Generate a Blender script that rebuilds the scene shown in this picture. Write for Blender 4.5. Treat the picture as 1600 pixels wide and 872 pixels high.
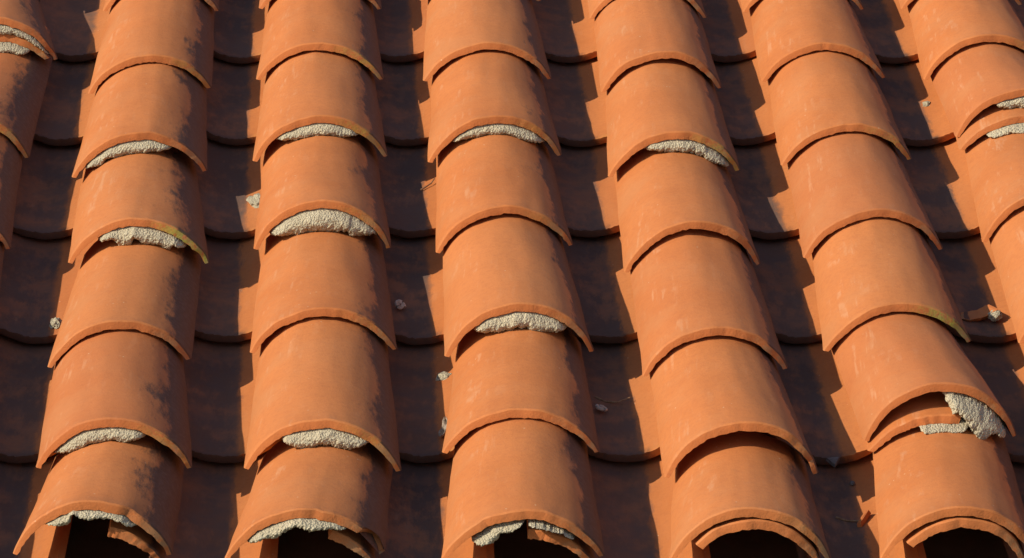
import bpy, bmesh, math, random
from mathutils import Vector, Matrix, noise

for o in list(bpy.data.objects):
    bpy.data.objects.remove(o, do_unlink=True)
scene = bpy.context.scene
COL = scene.collection

# ------------------------------------------------------------------ frame of the roof
# roof coordinates: x across the slope, y up the slope, z square to the slope (metres)
PITCH = math.radians(17.0)
ROOF_M = Matrix.Translation((0, 0, 5.2)) @ Matrix.Rotation(PITCH, 4, 'X')

# ------------------------------------------------------------------ camera
VIEW = math.radians(23.6)            # angle between the line of sight and the slope
DIST = 5.3576
fw = Vector((0, math.cos(VIEW), -math.sin(VIEW)))
up = Vector((0, math.sin(VIEW), math.cos(VIEW)))
cam_data = bpy.data.cameras.new('camera')
cam_data.sensor_width = 36.0
cam_data.lens = 36.0 * 6697.0 / 1600.0
cam_data.clip_start = 0.05
cam_data.clip_end = 2000.0
cam = bpy.data.objects.new('camera', cam_data)
COL.objects.link(cam)
cm = Matrix(((1, up.x, -fw.x, -DIST * fw.x), (0, up.y, -fw.y, -DIST * fw.y),
             (0, up.z, -fw.z, -DIST * fw.z), (0, 0, 0, 1)))
cam.matrix_world = ROOF_M @ cm
scene.camera = cam

# ------------------------------------------------------------------ sun and sky
sun_roof = Vector((-0.76, -0.26, 0.60)).normalized()      # towards the sun, roof frame
sun_dir = (ROOF_M.to_3x3() @ sun_roof).normalized()
sun_el = math.asin(sun_dir.z)
sun_az = math.atan2(sun_dir.x, sun_dir.y)
sl = bpy.data.lights.new('sun', 'SUN')
sl.energy = 4.15
sl.angle = math.radians(0.53)
sl.color = (1.0, 0.885, 0.685)
so = bpy.data.objects.new('sun', sl)
COL.objects.link(so)
so.rotation_euler = sun_dir.to_track_quat('Z', 'Y').to_euler()

world = bpy.data.worlds.new('World')
scene.world = world
world.use_nodes = True
wn = world.node_tree
sky = wn.nodes.new('ShaderNodeTexSky')
sky.sky_type = 'NISHITA'
sky.sun_disc = False
sky.sun_elevation = sun_el
sky.sun_rotation = sun_az
wn.links.new(sky.outputs[0], wn.nodes['Background'].inputs[0])
wn.nodes['Background'].inputs[1].default_value = 0.115

scene.view_settings.view_transform = 'Standard'
scene.view_settings.look = 'None'
scene.view_settings.gamma = 1.0
scene.view_settings.exposure = 0.09
scene.cycles.max_bounces = 5
scene.cycles.diffuse_bounces = 3
scene.cycles.glossy_bounces = 2


# ------------------------------------------------------------------ material helpers
class NT:
    def __init__(self, name):
        self.m = bpy.data.materials.new(name)
        self.m.use_nodes = True
        self.t = self.m.node_tree
        self.b = self.t.nodes['Principled BSDF']

    def n(self, kind, **kw):
        nd = self.t.nodes.new('ShaderNode' + kind)
        for k, v in kw.items():
            setattr(nd, k, v)
        return nd

    def link(self, a, b):
        self.t.links.new(a, b)

    def put(self, sock, v):
        if isinstance(v, bpy.types.NodeSocket):
            self.link(v, sock)
        else:
            sock.default_value = v

    def math(self, op, a, b=0.0, c=0.0, clamp=False):
        nd = self.n('Math', operation=op, use_clamp=clamp)
        for s, v in zip(nd.inputs, (a, b, c)):
            self.put(s, v)
        return nd.outputs[0]

    def ramp(self, v, lo, hi, a=0.0, b=1.0):          # smoothstep
        nd = self.n('MapRange', interpolation_type='SMOOTHSTEP')
        for s, x in zip(nd.inputs, (v, lo, hi, a, b)):
            self.put(s, x)
        return nd.outputs[0]

    def noise(self, vec, scale, detail=3.0, rough=0.55, w=None, dist=0.0):
        nd = self.n('TexNoise', noise_dimensions='3D')
        if w is not None:                              # a shift of its own for each object
            ad = self.n('VectorMath', operation='ADD')
            self.put(ad.inputs[0], vec)
            self.put(ad.inputs[1], w)
            vec = ad.outputs[0]
        self.put(nd.inputs['Vector'], vec)
        nd.inputs['Scale'].default_value = scale
        nd.inputs['Detail'].default_value = detail
        nd.inputs['Roughness'].default_value = rough
        nd.inputs['Distortion'].default_value = dist
        return nd.outputs[0]

    def mix(self, f, a, b, blend='MIX'):
        nd = self.n('Mix', data_type='RGBA', blend_type=blend)
        self.put(nd.inputs[0], f)
        for s, v in ((nd.inputs[6], a), (nd.inputs[7], b)):
            self.put(s, v if isinstance(v, bpy.types.NodeSocket) else (*v, 1.0))
        return nd.outputs[2]

    def scaled(self, vec, s, rz=0.0):
        nd = self.n('Mapping')
        self.put(nd.inputs['Vector'], vec)
        nd.inputs['Scale'].default_value = s
        nd.inputs['Rotation'].default_value = (0, 0, rz)
        return nd.outputs[0]

    def prop(self, name):
        nd = self.n('Attribute', attribute_type='OBJECT', attribute_name=name)
        return nd.outputs['Fac']

    def bump(self, h, strength, dist):
        nd = self.n('Bump')
        nd.inputs['Strength'].default_value = strength
        nd.inputs['Distance'].default_value = dist
        self.put(nd.inputs['Height'], h)
        return nd

    def finish(self, col, rough=0.85, spec=0.25, normal=None):
        self.put(self.b.inputs['Base Color'], col)
        self.put(self.b.inputs['Roughness'], rough)
        self.b.inputs['Specular IOR Level'].default_value = spec
        if normal is not None:
            self.link(normal, self.b.inputs['Normal'])
        return self.m


def clay_material(name, edge=False, pan=False):
    t = NT(name)
    tc = t.n('TexCoord').outputs['Object']
    uv = t.n('UVMap', uv_map='arc').outputs[0]
    rnd = t.n('ObjectInfo').outputs['Random']
    w = t.math('MULTIPLY', rnd, 57.0)
    sep = t.n('SeparateXYZ')
    t.link(uv, sep.inputs[0])
    fx, fy = sep.outputs[0], sep.outputs[1]
    # fired clay body: firing differences between tiles and soft cloudiness within one
    body = t.mix(t.ramp(t.noise(tc, 9.0, 4, 0.6, w), 0.3, 0.7), (0.512, 0.164, 0.046), (0.572, 0.195, 0.059))
    rnd2 = t.math('FRACT', t.math('MULTIPLY', rnd, 7.31))
    body = t.mix(t.ramp(rnd2, 0.0, 1.0, 0.0, 0.55), body, (0.54, 0.197, 0.065))
    rnd3 = t.math('FRACT', t.math('MULTIPLY', rnd, 13.77))
    body = t.mix(t.ramp(rnd3, 0.55, 1.0, 0.0, 0.45), body, (0.43, 0.135, 0.048))
    fine = t.noise(tc, 160.0, 4, 0.65, w)
    body = t.mix(t.ramp(fine, 0.40, 0.75, 0.0, 0.30), body, (0.38, 0.115, 0.045))
    if edge:
        body = t.mix(0.7, body, (0.47, 0.142, 0.042))
        e2 = t.noise(tc, 90.0, 5, 0.7, w)
        body = t.mix(t.ramp(e2, 0.5, 0.75, 0.0, 0.35), body, (0.34, 0.13, 0.055))
        li = t.math('MULTIPLY', t.prop('lichen'),
                    t.math('MULTIPLY', t.ramp(fx, 0.52, 0.80), t.ramp(t.noise(tc, 110.0, 5, 0.75, w), 0.40, 0.54)))
        body = t.mix(li, body, (0.36, 0.33, 0.06))
        gl = t.math('MULTIPLY', t.ramp(fx, 0.60, 0.95, 0.0, 0.6), t.ramp(t.noise(tc, 60.0, 4, 0.7, rnd2), 0.42, 0.6))
        body = t.mix(gl, body, (0.33, 0.24, 0.13))
    else:
        # cloudy patches, paler towards the left, and rubbed streaks running down the slope
        st = t.noise(t.scaled(tc, (1.0, 0.10, 1.0)), 120.0, 3, 0.6, w)
        patch = t.noise(tc, 22.0, 3, 0.6, rnd2)
        lf = t.math('MULTIPLY', t.ramp(fx, 0.03, 0.16), t.ramp(fx, 0.42, 0.26))
        m1 = t.math('MULTIPLY', t.math('MULTIPLY', t.ramp(st, 0.52, 0.66), t.ramp(patch, 0.45, 0.62)), t.math('ADD', t.math('MULTIPLY', lf, 0.24), 0.06))
        body = t.mix(m1, body, (0.66, 0.40, 0.24))
        pale_left = t.math('MULTIPLY', t.ramp(t.noise(tc, 13.0, 3, 0.6, t.math('ADD', w, 9.0)), 0.42, 0.68), t.ramp(fx, 0.55, 0.15, 0.10, 0.35))
        body = t.mix(pale_left, body, (0.50, 0.225, 0.095))
        vo = t.n('TexVoronoi', feature='F1')
        t.link(tc, vo.inputs['Vector'])
        vo.inputs['Scale'].default_value = 85.0
        spk = t.math('MULTIPLY', t.ramp(vo.outputs['Distance'], 0.11, 0.06),
                     t.ramp(t.noise(tc, 31.0, 2, 0.5, w), 0.60, 0.64))
        body = t.mix(t.math('MULTIPLY', spk, 0.65), body, (0.66, 0.47, 0.30))
        lf2 = t.math('MULTIPLY', t.math('MULTIPLY', t.prop('lichen'), t.ramp(fy, 0.016, 0.002)),
                     t.math('MULTIPLY', t.ramp(fx, 0.60, 0.85), t.ramp(t.noise(tc, 150.0, 4, 0.7, w), 0.44, 0.54)))
        body = t.mix(lf2, body, (0.38, 0.34, 0.07))
        # black algae crust with a ragged border, plus painted shade filling the right flank
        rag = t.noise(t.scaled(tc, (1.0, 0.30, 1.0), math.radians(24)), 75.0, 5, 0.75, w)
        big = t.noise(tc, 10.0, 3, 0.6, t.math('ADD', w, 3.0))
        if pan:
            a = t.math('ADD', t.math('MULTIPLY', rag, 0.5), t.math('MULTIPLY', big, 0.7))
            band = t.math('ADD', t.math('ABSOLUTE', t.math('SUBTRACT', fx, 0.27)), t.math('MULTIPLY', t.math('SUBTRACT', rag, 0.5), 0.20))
            silt_shade = t.ramp(band, 0.40, 0.32)              # silt along the channel, widened leftward as painted shade of that side
            sm = t.math('MULTIPLY', t.math('MULTIPLY', t.ramp(a, 0.53, 0.67), t.math('MULTIPLY', t.prop('stain'), 0.85)), silt_shade)
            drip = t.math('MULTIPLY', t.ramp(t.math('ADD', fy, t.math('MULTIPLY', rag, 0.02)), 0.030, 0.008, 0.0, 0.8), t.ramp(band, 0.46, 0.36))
            sm = t.math('MAXIMUM', sm, drip)            # black band along the drip edge
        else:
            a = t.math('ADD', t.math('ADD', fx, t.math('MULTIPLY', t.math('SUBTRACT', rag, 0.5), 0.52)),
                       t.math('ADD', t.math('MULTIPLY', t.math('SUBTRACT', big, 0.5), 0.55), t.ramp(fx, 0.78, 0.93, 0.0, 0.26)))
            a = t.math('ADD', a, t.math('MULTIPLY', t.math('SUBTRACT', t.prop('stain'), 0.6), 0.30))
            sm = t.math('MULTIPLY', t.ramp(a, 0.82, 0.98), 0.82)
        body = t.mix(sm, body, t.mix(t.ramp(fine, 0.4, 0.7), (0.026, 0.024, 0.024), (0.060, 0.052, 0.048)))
        if pan:
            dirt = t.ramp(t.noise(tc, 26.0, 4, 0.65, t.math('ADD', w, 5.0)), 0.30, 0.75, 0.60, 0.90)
            body = t.mix(t.math('MULTIPLY', dirt, silt_shade), body, (0.130, 0.086, 0.071))
    h1 = t.noise(tc, 420.0, 3, 0.6, w)
    h2 = t.noise(tc, 70.0, 4, 0.6, w)
    hh = t.math('ADD', t.math('MULTIPLY', h1, 0.45), h2)
    bp = t.bump(hh, 0.7 if edge else 0.5, 0.0016 if edge else 0.0012)
    return t.finish(body, 0.90 if edge or pan else 0.74, 0.28, bp.outputs[0])


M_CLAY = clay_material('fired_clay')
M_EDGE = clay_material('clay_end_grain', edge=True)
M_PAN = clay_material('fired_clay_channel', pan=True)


def mortar_material():
    t = NT('lime_mortar')
    tc = t.n('TexCoord').outputs['Object']
    g = t.noise(tc, 330.0, 4, 0.75)
    b = t.noise(tc, 60.0, 3, 0.6)
    c = t.mix(t.ramp(b, 0.3, 0.7), (0.53, 0.465, 0.335), (0.68, 0.61, 0.445))
    c = t.mix(t.ramp(t.noise(tc, 28.0, 4, 0.65), 0.42, 0.66, 0.0, 0.42), c, (0.32, 0.275, 0.20))
    c = t.mix(t.ramp(g, 0.54, 0.72, 0.0, 0.8), c, (0.20, 0.17, 0.12))
    vo = t.n('TexVoronoi', feature='F1')
    t.link(tc, vo.inputs['Vector'])
    vo.inputs['Scale'].default_value = 420.0
    h = t.math('ADD', g, t.math('MULTIPLY', vo.outputs['Distance'], -0.8))
    bp = t.bump(h, 1.0, 0.0030)
    return t.finish(c, 0.95, 0.1, bp.outputs[0])


M_MORTAR = mortar_material()


def plain_material(name, c1, c2, scale, rough=0.9, bump=0.3, bd=0.002):
    t = NT(name)
    tc = t.n('TexCoord').outputs['Object']
    v = t.noise(tc, scale, 5, 0.65)
    c = t.mix(t.ramp(v, 0.3, 0.7), c1, c2)
    bp = t.bump(t.noise(tc, scale * 5, 4, 0.6), bump, bd)
    return t.finish(c, rough, 0.2, bp.outputs[0])


M_DECK = plain_material('deck_boards', (0.09, 0.06, 0.04), (0.14, 0.10, 0.07), 14.0)
M_WALL = plain_material('wall_render', (0.48, 0.40, 0.30), (0.60, 0.52, 0.40), 3.0)
M_GROUND = plain_material('ground_soil', (0.10, 0.09, 0.055), (0.16, 0.14, 0.09), 1.5)
M_TWIG = plain_material('twig_bark', (0.20, 0.11, 0.06), (0.32, 0.19, 0.11), 200.0)
M_STONE = plain_material('grey_stone', (0.10, 0.09, 0.085), (0.19, 0.17, 0.16), 120.0)
M_SHELL = plain_material('snail_shell', (0.42, 0.32, 0.25), (0.60, 0.50, 0.42), 150.0, 0.5)
M_LEAF = plain_material('dry_leaf', (0.16, 0.12, 0.09), (0.42, 0.34, 0.27), 180.0, 0.8)
M_CHAR = plain_material('black_crust', (0.025, 0.023, 0.022), (0.05, 0.045, 0.04), 120.0)


# ------------------------------------------------------------------ object helpers
def link(name, mesh, parent=None, loc=(0, 0, 0), **props):
    o = bpy.data.objects.new(name, mesh)
    COL.objects.link(o)
    o.parent = parent
    o.location = loc
    for k, v in props.items():
        o[k] = v
    return o


def mesh_from(name, verts, faces, mats, fmat=None, uvs=None, smooth=True, sharp=38):
    me = bpy.data.meshes.new(name)
    me.from_pydata([tuple(v) for v in verts], [], faces)
    for m in mats:
        me.materials.append(m)
    if fmat:
        me.polygons.foreach_set('material_index', fmat)
    if uvs:
        ul = me.uv_layers.new(name='arc')
        for lp in me.loops:
            ul.data[lp.index].uv = uvs[lp.vertex_index]
    if smooth:
        me.polygons.foreach_set('use_smooth', [True] * len(me.polygons))
        me.set_sharp_from_angle(angle=math.radians(sharp))
    me.update()
    return me


def lerp(a, b, k):
    return a + (b - a) * k


class Arch:
    """Surface of a barrel tile: from a lower lip to a section further up the slope.
    lo / hi = (x, y, base z, width, height, skew degrees), y measured up the slope."""
    def __init__(self, lo, hi, seed=0, wob=0.0019):
        self.lo, self.hi, self.seed, self.wob = lo, hi, seed, wob
        self.len = hi[1] - lo[1]

    def at(self, f, s, inset=0.0, dv=0.0):
        """f 0..1 left to right, s along the tile (0 lip, 1 upper section), inset = depth under the outer skin."""
        a, b = self.lo, self.hi
        x, y, z = lerp(a[0], b[0], s), lerp(a[1], b[1], s), lerp(a[2], b[2], s)
        W, h = lerp(a[3], b[3], s), lerp(a[4], b[4], s)
        sk = math.radians(lerp(a[5], b[5], s))
        R = (W * W / 4 + h * h) / (2 * h)
        al = 2 * math.atan(2 * h / W)
        r = R - inset
        if 0 < inset < h * 0.8:                        # the feet are cut level, so the hollow side spans less
            al = math.acos(max(-1.0, min(1.0, (R - h) / r)))
        ph = (2 * f - 1) * al
        q = Vector((math.sin(ph) * 2.2, s * self.len * 9.0, self.seed * 3.7))
        r += self.wob * noise.noise(q) + self.wob * 0.5 * noise.noise(q * 2.9)
        px = r * math.sin(ph)
        pz = r * math.cos(ph) - (R - h)
        return Vector((x + px * math.cos(sk), y + px * math.sin(sk) + dv, z + pz))


def tile_mesh(name, arch, t=0.0115, ext=0.07, f0=0.0, f1=1.0, mats=None, chips=(), nphi=44, slant=0.0026, flip=False, s_end=None, rough=1.0):
    """Closed shell with a bevelled, slightly ragged lip. Vertices relative to the lip centre."""
    rng = random.Random(arch.seed * 17 + 3)
    L = arch.len
    end = (1.0 + ext / L) if s_end is None else s_end
    sts = [0.0022 / L, 0.006 / L, 0.03 / L] + [0.03 / L + (end - 0.03 / L) * k / 8 for k in range(1, 9)]
    o0 = Vector((arch.lo[0], arch.lo[1], 0))
    V, U = [], []

    chips = list(chips) + [(rng.uniform(0.05, 0.95), rng.uniform(0.008, 0.025), rng.uniform(0.0004, 0.0013)) for _ in range(rng.randint(1, 4))]

    def lipdv(f):
        d = 0.0012 * rough * noise.noise(Vector((f * 9, arch.seed * 1.3, 0.5))) + 0.0006 * rough * noise.noise(Vector((f * 38, arch.seed * 1.3, 4.5)))
        for fc, wd, am in chips:
            d += am * max(0.0, 1 - abs(f - fc) / wd) ** 0.6
        return d

    def ring(s, inset, dv=0.0, lip=0.0, jag=0.0):
        idx = []
        for i in range(nphi + 1):
            f = lerp(f0, f1, i / nphi)
            ins = inset
            if inset > 0.004:
                ins *= 1 - 0.45 * abs(2 * f - 1) ** 2.5
            if jag:
                ins += jag * (noise.noise(Vector((f * 45, arch.seed * 2.1, 7.7))) + 0.7 * noise.noise(Vector((f * 110, arch.seed, 1.7))))
            p = arch.at(f, s, ins, dv + lip * lipdv(f)) - o0
            idx.append(len(V))
            V.append(p)
            U.append((f, s * L))
        return idx
    outer = [ring(0, 0.0013, slant, 1.0)]
    for k, s in enumerate(sts):
        outer.append(ring(s, 0.0, slant if k == 0 else 0.0, (0.9, 0.6, 0.0)[k] if k < 3 else 0.0))
    lip_out = ring(0, 0.0016, slant * 0.9, 1.0)
    lip_in = ring(0, t, 0.0, 1.0, jag=0.0012)
    inner = [ring(0, t + 0.0004, 0.0006, 1.0, jag=0.0012)] + [ring(s, t) for s in sts[1:]]
    F, FM = [], []

    def quad(a, b, c, d, m):
        F.append((a, d, c, b) if flip else (a, b, c, d))
        FM.append(m)

    def strip(r0, r1, m, rev=False):
        for i in range(nphi):
            if rev:
                quad(r0[i + 1], r0[i], r1[i], r1[i + 1], m)
            else:
                quad(r0[i], r0[i + 1], r1[i + 1], r1[i], m)
    for a, b in zip(outer[:-1], outer[1:]):
        strip(a, b, 0)
    strip(lip_in, lip_out, 1)
    strip(lip_out, outer[0], 0)
    strip(inner[0], lip_in, 1)
    for a, b in zip(inner[:-1], inner[1:]):
        strip(a, b, 0, True)
    strip(outer[-1], inner[-1], 0)
    # feet
    for e in (0, nphi):
        oo = [lip_out[e]] + [r[e] for r in outer]
        ii = [lip_in[e], lip_in[e]] + [inner[0][e]] + [r[e] for r in inner[1:]]
        n = min(len(oo), len(ii))
        for k in range(n - 1):
            a, b, c, d = oo[k], oo[k + 1], ii[k + 1], ii[k]
            if c == d:
                F.append((a, b, c) if (e == 0) != flip else (c, b, a))
                FM.append(1)
            else:
                quad(*((a, b, c, d) if e == 0 else (d, c, b, a)), 1)
    return mesh_from(name, V, F, mats or [M_CLAY, M_EDGE], FM, U)


def mortar_mesh(name, low, upp, origin, f0, f1, seed, front=0.002, depth=0.035, rag=0.3, nf=150, nk=20, rugged=1.0, tz=0.24):
    """Lump of mortar squeezed between two surfaces, low(f) and upp(f) -> points; front faces down the slope."""
    V, F = [], []
    rows = []
    for i in range(nf + 1):
        k0 = i / nf
        f = lerp(f0, f1, k0)
        e = min(k0, 1 - k0)
        taper = min(1.0, e / 0.16)
        taper = math.sqrt(max(0.0, 1 - (1 - taper) ** 2))
        a, b = low(f), upp(f)
        n1 = noise.noise(Vector((f * 11, seed * 2.3, 1.0)))
        n2 = noise.noise(Vector((f * 26, seed * 2.3, 6.0)))
        cut = (1.0 - rag * max(0.0, n1 + 0.5 * n2)) * (0.12 + 0.88 * min(1.0, e / tz) ** 0.8)      # ragged lower border
        row = []
        # back bottom, front arc ..., back top
        pts = []
        for j in range(nk + 1):
            k = j / nk
            kk = lerp(1 - cut, 1.0, k)
            p = a.lerp(b, kk)
            bulge = math.sin(math.pi * min(1, k * 0.82 + 0.18)) ** 0.8
            y = p.y + 0.011 - (front + 0.015) * bulge * taper + (1 - taper) * 0.018
            q = Vector((p.x * 120, p.z * 120, seed * 5.0))
            d = 0.0012 * noise.noise(q) + 0.0012 * noise.noise(q * 2.3) + 0.0017 * noise.noise(q * 5.1)
            d += 0.0040 * noise.noise(q * 0.35)
            d *= rugged
            pts.append(Vector((p.x + 0.5 * d, y + d, p.z + 0.5 * d)) - origin)
        top = pts[-1].copy(); top.y = upp(f).y - origin.y + depth; top.z -= 0.001
        bot = pts[0].copy(); bot.y = upp(f).y - origin.y + depth; bot.z += 0.002
        for p in [bot] + pts + [top]:
            row.append(len(V)); V.append(p)
        rows.append(row)
    n = len(rows[0])
    for r0, r1 in zip(rows[:-1], rows[1:]):
        for j in range(n):
            j2 = (j + 1) % n
            F.append((r0[j], r1[j], r1[j2], r0[j2]))
    F.append(tuple(rows[0]))
    F.append(tuple(reversed(rows[-1])))
    return mesh_from(name, V, F, [M_MORTAR], sharp=60)


# ------------------------------------------------------------------ setting: ground and the wall that carries the eaves
def box_mesh(name, x0, x1, y0, y1, z0, z1, mat):
    v = [(x, y, z) for x in (x0, x1) for y in (y0, y1) for z in (z0, z1)]
    f = [(0, 1, 3, 2), (4, 6, 7, 5), (0, 4, 5, 1), (2, 3, 7, 6), (0, 2, 6, 4), (1, 5, 7, 3)]
    return mesh_from(name, v, f, [mat], smooth=False)


gm = mesh_from('ground', [(-400, -400, 0), (400, -400, 0), (400, 400, 0), (-400, 400, 0)], [(0, 1, 2, 3)], [M_GROUND], smooth=False)
link('ground', gm, kind='structure')

link('house_wall', box_mesh('house_wall', -1.62, 1.62, -0.42, -0.12, 0.0, 4.95, M_WALL),
     label='plain rendered house wall carrying the eaves of the tiled roof', category='wall', kind='thing')

# ------------------------------------------------------------------ the roof
roof = bpy.data.objects.new('tiled_roof', None)
COL.objects.link(roof)
roof.matrix_world = ROOF_M
roof['label'] = 'sunlit terracotta barrel tile roof with mortared cover tiles and shaded channels'
roof['category'] = 'roof'
roof['kind'] = 'thing'
link('roof_deck', box_mesh('roof_deck', -1.58, 1.58, -0.66, 2.15, -0.122, -0.080, M_DECK), roof)

T = 0.0100
# lower lips of the cover tiles, from the top of the slope to the eaves:
# across, up the slope, width, height, skew (degrees), clear gap over the next tile
LIPS = {
    'A': [(-0.781, 1.070, 0.182, 0.056, 2.6, 0.003), (-0.732, 0.767, 0.179, 0.066, 2.5, 0.036),
          (-0.733, 0.400, 0.175, 0.065, 2.2, 0.003), (-0.723, 0.093, 0.172, 0.063, 0.0, 0.003),
          (-0.711, -0.231, 0.175, 0.063, 1.9, 0.003), (-0.694, -0.534, 0.175, 0.064, 0.0, 0.003),
          (-0.688, -0.770, 0.177, 0.066, 0.0, 0.0)],
    'B': [(-0.512, 0.974, 0.170, 0.053, 0.0, 0.003), (-0.503, 0.652, 0.173, 0.053, 8.0, 0.002),
          (-0.493, 0.344, 0.179, 0.060, 8.0, 0.017), (-0.471, 0.048, 0.179, 0.061, 0.0, 0.021),
          (-0.470, -0.254, 0.172, 0.056, 8.0, 0.003), (-0.452, -0.537, 0.179, 0.062, 0.0, 0.016),
          (-0.457, -0.752, 0.174, 0.065, 0.0, 0.0)],
    'C': [(-0.280, 0.983, 0.180, 0.054, -1.0, 0.003), (-0.269, 0.695, 0.179, 0.054, 0.0, 0.003),
          (-0.256, 0.399, 0.181, 0.062, 5.8, 0.015), (-0.241, 0.095, 0.175, 0.066, 1.4, 0.029),
          (-0.227, -0.219, 0.178, 0.057, 3.6, 0.004), (-0.215, -0.543, 0.180, 0.063, -2.0, 0.020),
          (-0.226, -0.759, 0.174, 0.059, 2.5, 0.0)],
    'D': [(-0.046, 1.018, 0.179, 0.054, 0.0, 0.003), (-0.034, 0.695, 0.182, 0.055, 3.2, 0.003),
          (-0.023, 0.399, 0.181, 0.062, 8.0, 0.015), (-0.010, 0.093, 0.176, 0.059, 8.5, 0.005),
          (0.009, -0.227, 0.181, 0.067, 4.7, 0.021), (0.010, -0.498, 0.180, 0.056, 0.5, 0.003),
          (0.012, -0.759, 0.178, 0.057, 2.4, 0.0)],
    'E': [(0.198, 0.945, 0.172, 0.056, 1.8, 0.003), (0.208, 0.654, 0.170, 0.057, 5.9, 0.006),
          (0.215, 0.346, 0.178, 0.060, 6.5, 0.017), (0.227, 0.032, 0.175, 0.064, 8.5, 0.008),
          (0.242, -0.279, 0.176, 0.059, 6.5, 0.004), (0.260, -0.557, 0.175, 0.067, 3.3, 0.021),
          (0.259, -0.770, 0.177, 0.066, 0.0, 0.0)],
    'F': [(0.426, 0.976, 0.180, 0.055, 4.3, 0.003), (0.436, 0.695, 0.176, 0.055, 4.9, 0.003),
          (0.446, 0.386, 0.178, 0.055, 7.3, 0.003), (0.458, 0.078, 0.181, 0.061, 9.0, 0.003),
          (0.465, -0.205, 0.184, 0.057, 9.0, 0.003), (0.494, -0.460, 0.179, 0.070, 4.4, 0.041),
          (0.486, -0.759, 0.173, 0.062, 2.5, 0.0)],
    'G': [(0.658, 0.992, 0.181, 0.056, 6.0, 0.003), (0.666, 0.704, 0.181, 0.064, 5.6, 0.004),
          (0.690, 0.486, 0.182, 0.066, 5.2, 0.039), (0.689, 0.125, 0.181, 0.068, 6.6, 0.006),
          (0.699, -0.189, 0.176, 0.064, 4.3, 0.003), (0.703, -0.475, 0.176, 0.059, 5.6, 0.003),
          (0.694, -0.774, 0.175, 0.064, 2.5, 0.0)],
}
STAIN_SHADE = {'A': 1.0, 'B': 0.95, 'C': 0.85, 'D': 0.72, 'E': 0.55, 'F': 0.42, 'G': 0.35}
LICHEN = {('B', 3): 1.0, ('C', 1): 0.45, ('C', 2): 0.45, ('C', 3): 0.25, ('F', 4): 1.0, ('A', 2): 0.35, ('E', 2): 0.55, ('B', 1): 0.25,
          ('C', 5): 0.25, ('B', 5): 0.25, ('F', 2): 0.3, ('D', 2): 0.2}
CHIPS = {('C', 6): [(0.93, 0.10, 0.030), (0.56, 0.02, 0.003)], ('B', 6): [(0.70, 0.03, 0.003)], ('D', 6): [(0.30, 0.02, 0.0025)],
         ('E', 5): [(0.93, 0.04, 0.004)], ('B', 3): [(0.95, 0.05, 0.003)], ('A', 1): [(0.97, 0.06, 0.006)], ('E', 2): [(0.97, 0.05, 0.005)]}
PART_LABEL = {('C', 3): 'cover tile propped on a thick roll of pale mortar', ('F', 5): 'raised cover tile with a second tile wedged under its lip',
              ('F', 4): 'cover tile with yellow lichen on the right end of its lip', ('E', 5): 'cover tile with an open dark gap under its lip',
              ('C', 6): 'eaves cover tile with its right corner broken off', ('B', 3): 'cover tile with mortar and yellow lichen under its lip',
              ('G', 2): 'cover tile raised over a second tile and mortar'}

ARCH = {}
TILES = {}
for ci, c in enumerate('ABCDEFG'):
    lips = LIPS[c]
    for r, (x, y, W, h, sk, gap) in enumerate(lips):
        if r == 0:
            ux, uy, uh, ug, usk = x - 0.0135, y + 0.31, 0.057, 0.004, 3.0
        else:
            ux, uy, _, uh, usk, ug = lips[r - 1]
        apex = uh - T - ug - 0.001                       # height of this tile's back just under the lip above
        zb = max(-0.014, min(-0.004, apex - 0.050))
        wt = 0.156
        hi = (ux, uy, zb, wt, apex - zb, usk * 0.6)
        a = Arch((x, y, 0.0, W, h, sk), hi, seed=ci * 13 + r * 5 + 1)
        ARCH[c, r] = a
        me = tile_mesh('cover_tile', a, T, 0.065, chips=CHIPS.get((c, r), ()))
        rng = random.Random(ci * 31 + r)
        o = link('cover_tile', me, roof, (x, y, 0), stain=max(0.0, STAIN_SHADE[c] + rng.uniform(-0.15, 0.12)), lichen=LICHEN.get((c, r), rng.choice((0, 0, 0.08, 0.15))))
        if (c, r) in PART_LABEL:
            o['label'] = PART_LABEL[c, r]
        TILES[c, r] = o


def next_surface(c, r):
    """outer skin of the tile below lip (c, r), at that lip"""
    a = ARCH[c, r + 1]
    return lambda f: a.at(f, 1.0, 0.0015)


# mortar squeezed out under the lips: column, row, from, to (fractions across the lip), bulge
MORTAR = [('B', 2, 0.06, 0.76, 0.003, 0.3), ('B', 3, 0.22, 0.86, 0.004, 0.5), ('B', 5, 0.09, 0.72, 0.001, 0.2),
          ('C', 2, 0.18, 0.80, 0.002, 0.25), ('C', 3, 0.10, 0.92, 0.006, 0.55), ('C', 5, 0.25, 0.80, 0.003, 0.3),
          ('D', 2, 0.16, 0.90, 0.001, 0.45), ('D', 4, 0.19, 0.82, 0.003, 0.45), ('E', 2, 0.26, 0.97, 0.002, 0.5)]
for k, (c, r, f0, f1, fr, rag) in enumerate(MORTAR):
    up_a = ARCH[c, r]
    org = Vector((up_a.lo[0], up_a.lo[1], 0))
    low = next_surface(c, r)
    upp = (lambda a: (lambda f: a.at(f, 0.0, T - 0.0015)))(up_a)
    me = mortar_mesh('mortar', low, upp, org, f0, f1, k + 2, fr, 0.035, rag)
    link('mortar', me, TILES[c, r])

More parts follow.
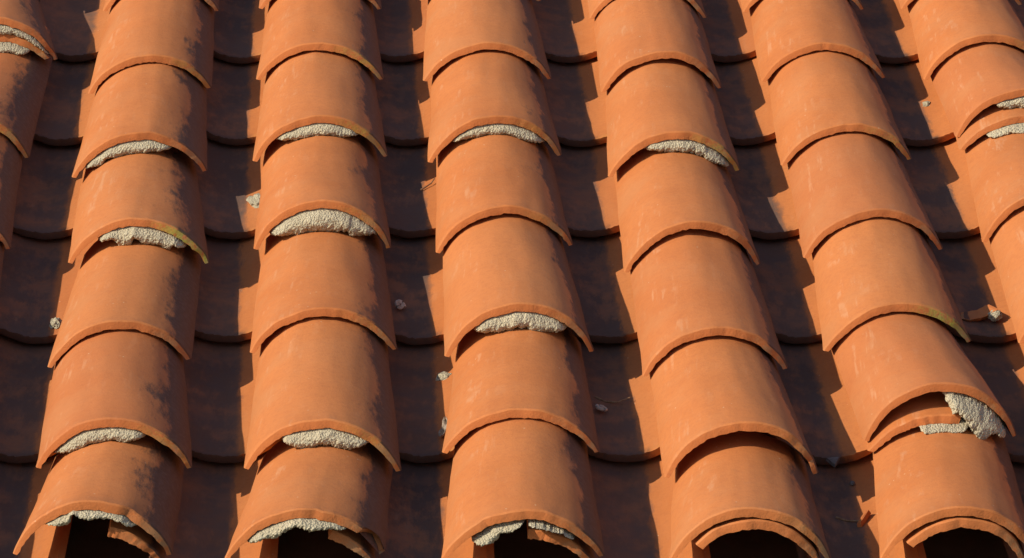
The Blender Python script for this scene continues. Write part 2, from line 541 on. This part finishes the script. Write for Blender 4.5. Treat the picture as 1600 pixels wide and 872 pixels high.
# broken tiles slipped in under three lips, with mortar above and below them
SPACER = [('F', 5, 0.017, 0.0, 0.60, [(0.32, 0.68, 0)], []),
          ('G', 2, 0.034, 0.0, 1.0, [(0.16, 0.80, 0)], [(0.30, 0.75, 0)]),
          ('A', 1, 0.004, 0.05, 0.93, [(0.25, 0.82, 0)], [(0.35, 0.98, 0)])]
for k, (c, r, out, f0, f1, mlow, mupp) in enumerate(SPACER):
    a = ARCH[c, r]
    x, y, z, W, h, sk = a.lo
    nx = ARCH[c, r + 1]
    na = nx.hi[2] + nx.hi[4]                             # back of the next tile at this lip
    top = lerp(na, h - T, 0.36 if c == 'F' else 0.50) + 0.5 * T
    zb = -0.006
    sp = Arch((x + 0.001, y - out, zb, W - 0.004, top - zb, sk - 1.0), (x - 0.006, y + 0.12, zb - 0.002, W - 0.016, top - zb - 0.004, sk), seed=90 + k)
    o = link('cover_tile', tile_mesh('cover_tile', sp, T, 0, f0, f1, rough=2.0, s_end=1.0), roof, (sp.lo[0], sp.lo[1], 0), stain=0.3, lichen=0.1)
    o['label'] = 'broken tile wedged under the lip of a raised cover tile'
    org = Vector((sp.lo[0], sp.lo[1], 0))
    s_at = (y - out - y) / nx.len
    for (g0, g1, _) in mlow:
        low = (lambda n_, ln: (lambda f: n_.at(f, 1.0 - ln / n_.len, 0.0015)))(nx, out)
        upp = (lambda a_: (lambda f: a_.at(f, 0.0, T - 0.0015)))(sp)
        link('mortar', mortar_mesh('mortar', low, upp, org, g0, g1, 40 + k, 0.009, 0.035, 0.2), o)
    for (g0, g1, _) in mupp:
        low = (lambda a_, ln: (lambda f: a_.at(f, ln / a_.len, 0.001)))(sp, out)
        upp = (lambda a_: (lambda f: a_.at(f, 0.0, T - 0.0015)))(a)
        link('mortar', mortar_mesh('mortar', low, upp, Vector((x, y, 0)), g0, g1, 50 + k, 0.000, 0.035, 0.5), TILES[c, r])

# a big lump fills the right side of the gap beside the wedged tile
a = ARCH['F', 5]; nx = ARCH['F', 6]
low = lambda f: nx.at(f, 1.0 - 0.027 / nx.len, 0.0015)
upp = lambda f: a.at(f, 0.0, T + 0.001)
link('mortar', mortar_mesh('mortar', low, upp, Vector((a.lo[0], a.lo[1], 0)), 0.50, 0.99, 61, 0.007, 0.04, 0.25, rugged=1.8, tz=0.48), TILES['F', 5])

# eaves: a second layer of broken tile inside the open ends, and ragged mortar
STARTER = [('B', 0.60, 1.0, 0.020, 0.0), ('C', 0.66, 1.0, 0.013, 0.002), ('D', 0.52, 1.0, 0.014, 0.002),
           ('E', 0.17, 1.0, 0.003, -0.004), ('F', 0.17, 1.0, 0.003, -0.004), ('A', 0.3, 1.0, 0.004, 0.0), ('G', 0.2, 1.0, 0.004, 0.0)]
for k, (c, f0, f1, gap, out) in enumerate(STARTER):
    a = ARCH[c, 6]
    x, y, z, W, h, sk = a.lo
    top = h - T - gap
    st = Arch((x + 0.002, y + out, -0.010, W - 0.022, top + 0.010, sk), (x, y + 0.15, -0.012, W - 0.030, top - 0.002, sk), seed=120 + k)
    o = link('cover_tile', tile_mesh('cover_tile', st, T, 0, f0, f1, rough=1.5, s_end=1.0), roof, (st.lo[0], st.lo[1], 0), stain=0.0, lichen=0.0)
    o['label'] = 'broken piece of tile packed inside an open eaves tile'
EAVE_MORTAR = [('B', 0.20, 0.80, 0.018, 0.010, 0.9, 2), ('C', 0.10, 0.80, 0.022, 0.004, 0.4, 5), ('D', 0.14, 0.52, 0.026, 0.012, 0.3, 7),
               ('D', 0.52, 0.86, 0.008, 0.004, 0.6, 9)]
for k, (c, f0, f1, th, rec, rag, sd) in enumerate(EAVE_MORTAR):
    a = ARCH[c, 6]
    org = Vector((a.lo[0], a.lo[1], 0))

    def prof(f, f0=f0, f1=f1, th=th, sd=sd):
        q = (f - f0) / (f1 - f0)
        return T + th * (0.75 + 0.45 * noise.noise(Vector((f * 6, sd, 0)))) * (1.1 - 0.5 * q)
    low = (lambda a_, p_: (lambda f: a_.at(f, 0.0, p_(f))))(a, prof)
    lo_gap = 0.004 if c == 'D' else -0.0015
    upp = (lambda a_, g_: (lambda f: a_.at(f, 0.0, T + g_)))(a, lo_gap)
    me = mortar_mesh('mortar', low, upp, org, f0, f1, 70 + k, 0.004 - rec * 0.2, 0.05, rag)
    link('mortar', me, TILES[c, 6])

# ------------------------------------------------------------------ channel tiles between the covers
PITCH_X = 0.236
AX = -0.0434                                          # sideways drift of the columns per metre up the slope
PAN_Z = -0.046
PAN_V = [1.522, 1.199, 0.877, 0.553, 0.227, -0.103, -0.439, -0.780]


def cover_x(i, v):                                    # centre line of cover column i (C = 2)
    return -0.239 + (i - 2) * PITCH_X + AX * v


pan_meshes = []
for k in range(6):
    rng = random.Random(200 + k)
    lo = (0.0, 0.0, -0.009 + rng.uniform(-0.001, 0.001), 0.142 + rng.uniform(-0.004, 0.004), 0.035, rng.uniform(-3, 5))
    hi = (-0.0145, 0.335, 0.006, 0.152, 0.037, 0.0)
    a = Arch(lo, hi, seed=150 + k, wob=0.0016)
    me = tile_mesh('channel_tile', a, 0.0115, 0.055, mats=[M_PAN, M_PAN], rough=1.6)
    # turn the barrel over so that it becomes a trough; its hollow side is the one in view
    me.transform(Matrix.Diagonal((1, 1, -1, 1)))
    me.flip_normals()
    pan_meshes.append(me)
n = 0
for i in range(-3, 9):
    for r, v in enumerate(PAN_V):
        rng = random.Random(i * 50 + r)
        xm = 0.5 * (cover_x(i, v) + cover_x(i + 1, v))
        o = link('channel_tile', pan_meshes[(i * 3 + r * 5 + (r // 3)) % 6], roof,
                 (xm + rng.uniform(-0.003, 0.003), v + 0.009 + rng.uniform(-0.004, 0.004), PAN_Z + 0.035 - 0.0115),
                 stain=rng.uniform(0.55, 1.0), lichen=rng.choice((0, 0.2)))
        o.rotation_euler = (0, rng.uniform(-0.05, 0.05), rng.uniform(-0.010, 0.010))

# cover columns and rows that carry the roof on beyond the picture
src = {0: 'C', 1: 'D', 2: 'E', 3: 'B'}
for i in (-3, -2, -1, 7, 8, 9):
    c = src[(i + 8) % 4]
    base = 'ABCDEFG'.index(c)
    for r in range(7):
        q = TILES[c, r]
        o = q.copy()
        COL.objects.link(o)
        o.parent = roof
        o.location = q.location + Vector(((i - base) * PITCH_X, 0, 0))
        if 'label' in o:
            del o['label']
        for ch in q.children:
            d = ch.copy(); COL.objects.link(d); d.parent = o
for i in range(-3, 10):
    c = src[(i + 8) % 4] if (i < 0 or i > 6) else 'ABCDEFG'[i]
    base = 'ABCDEFG'.index(c)
    q = TILES[c, 0]
    for k in (1, 2, 3):
        o = q.copy()
        COL.objects.link(o)
        o.parent = roof
        o.location = q.location + Vector(((i - base) * PITCH_X - 0.0135 * k, 0.31 * k, 0))


# ------------------------------------------------------------------ loose things lying on the roof
def channel_z(u, v):
    """height of the channel surface under (u, v)"""
    i = math.floor((u - cover_x(2, v)) / PITCH_X)
    du = u - (cover_x(2, v) + (i + 0.5) * PITCH_X)
    lips = [q + 0.009 for q in PAN_V]
    base = max(q for q in lips if q <= v)
    k = (v - base) / 0.335
    R = 0.0915
    return PAN_Z + 0.009 - 0.017 * k + R - math.sqrt(max(0.0, R * R - du * du))


def lay(name, me, u, v, z=None, rot=(0, 0, 0), label='', cat='', lift=0.0, **kw):
    if z is None:
        for _ in range(4):                             # the spot is where the eye meets the channel
            z = channel_z(u, v_true(v, z if z is not None else -0.02))
        v = v_true(v, z)
    o = link(name, me, None, (0, 0, 0), label=label, category=cat, **kw)
    from mathutils import Euler
    o.matrix_world = ROOF_M @ Matrix.Translation((u, v, z + lift)) @ Euler(rot).to_matrix().to_4x4()
    return o


def v_true(v, z):
    return v + (-0.02 - z) / 0.437


def lump(name, size, seed, mat, rough=0.3, sub=4):
    bm = bmesh.new()
    bmesh.ops.create_icosphere(bm, subdivisions=sub, radius=1.0)
    for q in bm.verts:
        p = q.co.copy()
        d = 1 + rough * noise.noise(p * 1.3 + Vector((seed, 0, 0))) + 0.6 * rough * noise.noise(p * 3.1 + Vector((0, seed, 0))) + 0.3 * rough * noise.noise(p * 7.0 + Vector((0, 0, seed)))
        q.co = Vector((p.x * size[0], p.y * size[1], p.z * size[2])) * d
    me = bpy.data.meshes.new(name)
    bm.to_mesh(me); bm.free()
    me.materials.append(mat)
    me.polygons.foreach_set('use_smooth', [True] * len(me.polygons))
    return me


def tube(name, pts, radii, mat, n=8):
    V, F = [], []
    for k, p in enumerate(pts):
        a = pts[max(0, k - 1)]; b = pts[min(len(pts) - 1, k + 1)]
        d = (Vector(b) - Vector(a)).normalized()
        sx = d.orthogonal().normalized(); sy = d.cross(sx)
        for i in range(n):
            g = 2 * math.pi * i / n
            V.append(Vector(p) + (sx * math.cos(g) + sy * math.sin(g)) * radii[k])
    for k in range(len(pts) - 1):
        for i in range(n):
            j = (i + 1) % n
            F.append((k * n + i, k * n + j, (k + 1) * n + j, (k + 1) * n + i))
    F.append(tuple(reversed(range(n)))); F.append(tuple(range((len(pts) - 1) * n, len(pts) * n)))
    return mesh_from(name, V, F, [mat])


def flake(name, outline, thick, mat, bend=0.0, seed=1):
    """a chip with real thickness: an irregular outline, domed a little"""
    nn = len(outline)
    V = []
    for lev in (0, 1):
        for (x, y) in outline:
            q = 0.88 if lev else 1.0
            V.append(Vector((x * q, y * q, lev * thick + bend * x * x * 40)))
    V.append(Vector((0, 0, thick * 1.15)))
    F = [tuple(reversed(range(nn)))]
    for i in range(nn):
        j = (i + 1) % nn
        F.append((i, j, nn + j, nn + i)); F.append((nn + i, nn + j, 2 * nn))
    return mesh_from(name, V, F, [mat], smooth=False)


# mortar splashes
o = lay('mortar_crumb', lump('mortar_crumb', (0.012, 0.018, 0.005), 3.1, M_MORTAR, 0.45), -0.336, 0.300, rot=(0, -0.25, 0.4), lift=0.002,
        label='pale mortar splash in the channel left of the tile with the thick mortar roll', cat='mortar')
o = lay('mortar_crumb', lump('mortar_crumb', (0.007, 0.012, 0.005), 5.2, M_MORTAR, 0.5), -0.566, -0.096, rot=(0, -0.2, 0.2), lift=0.002,
        label='tiny pale mortar crumb by the left edge of the leftmost full column', cat='mortar')
o = lay('mortar_crumb', lump('mortar_crumb', (0.009, 0.010, 0.0035), 8.4, M_MORTAR, 0.35), -0.083, -0.253, rot=(0, -0.3, 0.5), lift=0.001,
        label='thin white mortar smear on lit clay beside the middle column', cat='mortar')
o = lay('mortar_crumb', lump('mortar_crumb', (0.0055, 0.010, 0.004), 9.7, M_MORTAR, 0.35), 0.582, 0.655, rot=(0, -0.3, 0.0), lift=0.001,
        label='small white mortar chip on lit clay near the right edge', cat='mortar')
# a curled dry leaf
V, F = [], []
for i in range(9):
    for j in range(5):
        a, b = (i - 4) / 4.0, (j - 2) / 2.0
        wd = 0.0045 * math.sqrt(max(0.02, 1 - a * a))
        V.append((b * wd, a * 0.016, 0.0035 * b * b + 0.004 * a * a + 0.0015 * math.sin(5 * a + 3 * b) + 0.002))
for i in range(8):
    for j in range(4):
        F.append((i * 5 + j, i * 5 + j + 1, i * 5 + j + 6, i * 5 + j + 5))
lm = mesh_from('dry_leaf', V, F, [M_LEAF])
o = lay('dry_leaf', lm, -0.078, -0.408, rot=(0.25, -0.35, -0.3), lift=0.002, label='curled dry leaf at the shadow edge left of the middle column', cat='leaf')
sm_ = o.modifiers.new('thickness', 'SOLIDIFY'); sm_.thickness = 0.0008
# shards and stones
sh = Arch((0, 0, 0, 0.050, 0.010, 0), (0, 0.022, 0, 0.040, 0.008, 0), seed=300)
lay('tile_shard', tile_mesh('tile_shard', sh, 0.005, 0, nphi=12, s_end=1.0, rough=3), 0.581, -0.092, rot=(0.15, 2.9, 0.15), lift=0.012,
    label='curved broken tile shard lying hollow side up in the right-hand channel', cat='shard', stain=0.0, lichen=0.0)
lay('mortar_crumb', lump('mortar_crumb', (0.008, 0.008, 0.005), 6.6, M_MORTAR, 0.4), 0.601, -0.089, lift=0.010, rot=(0.2, -0.3, 0.2),
    label='pale mortar lump on the end of the curved shard in the right-hand channel', cat='mortar')
lay('stone_flake', flake('stone_flake', [(-0.009, 0.008), (0.008, 0.009), (0.003, -0.002), (-0.001, -0.009), (-0.005, -0.001)], 0.004, M_STONE), 0.373, -0.490, rot=(0.1, 0, 0.1), lift=0.001,
    label='triangular grey stone flake in the shaded channel near the eaves', cat='stone')
lay('pebble', lump('pebble', (0.003, 0.004, 0.0025), 2.2, M_STONE, 0.25, 3), 0.392, -0.546, lift=0.002,
    label='small grey pebble below the triangular stone flake', cat='stone')
lay('tile_shard', flake('tile_shard', [(-0.009, -0.012), (-0.004, -0.013), (0.009, 0.014), (0.005, 0.016)], 0.006, M_EDGE), 0.398, -0.640, rot=(0, -0.35, 0), lift=0.001,
    label='narrow lit clay splinter at the shadow edge near the eaves', cat='shard', stain=0.0, lichen=0.0)
# twigs
def twig(u, v, pts, r, label):
    me = tube('twig', [Vector(p) for p in pts], [r * (1 - 0.5 * k / (len(pts) - 1)) for k in range(len(pts))], M_TWIG)
    lay('twig', me, u, v, lift=r * 0.9 + 0.001, rot=(0, -0.15, 0), label=label, cat='twig')
twig(-0.112, 0.352, [(-0.010, -0.010, 0), (-0.003, -0.004, 0.001), (0.004, 0.003, 0.002), (0.009, 0.014, 0.004)], 0.0014, 'tiny twig at the shadow edge beside the middle column, upper half')
twig(0.122, -0.325, [(-0.022, 0.012, 0.003), (-0.010, 0.002, 0.0), (0.004, -0.004, 0), (0.020, -0.002, 0.003)], 0.0016, 'thin bowed twig lying across the shaded channel right of the middle column')
twig(0.385, -0.640, [(-0.018, 0.008, 0.002), (-0.006, 0.0, 0), (0.006, -0.004, 0), (0.016, 0.001, 0.002)], 0.0015, 'thin twig in the shade beside the clay splinter')
# snail shells
sp_ = []
rr = []
for k in range(40):
    g = k * 0.36
    q = 0.0068 * math.exp(-0.11 * g)
    sp_.append(Vector((q * math.cos(g), q * math.sin(g) * 1.25, 0.004 * (1 - math.exp(-0.11 * g)))))
    rr.append(max(0.0004, 0.42 * q))
ss = tube('snail_shell', sp_, rr, M_SHELL, 8)
lay('snail_shell', ss, -0.141, -0.050, rot=(0.5, 0.4, 0.3), lift=0.005, label='small pale snail shell in the channel left of the middle column', cat='shell')
lay('snail_shell', ss, 0.107, -0.350, rot=(0.3, 0.2, 1.3), lift=0.004, label='small snail shell under the bowed twig right of the middle column', cat='shell')
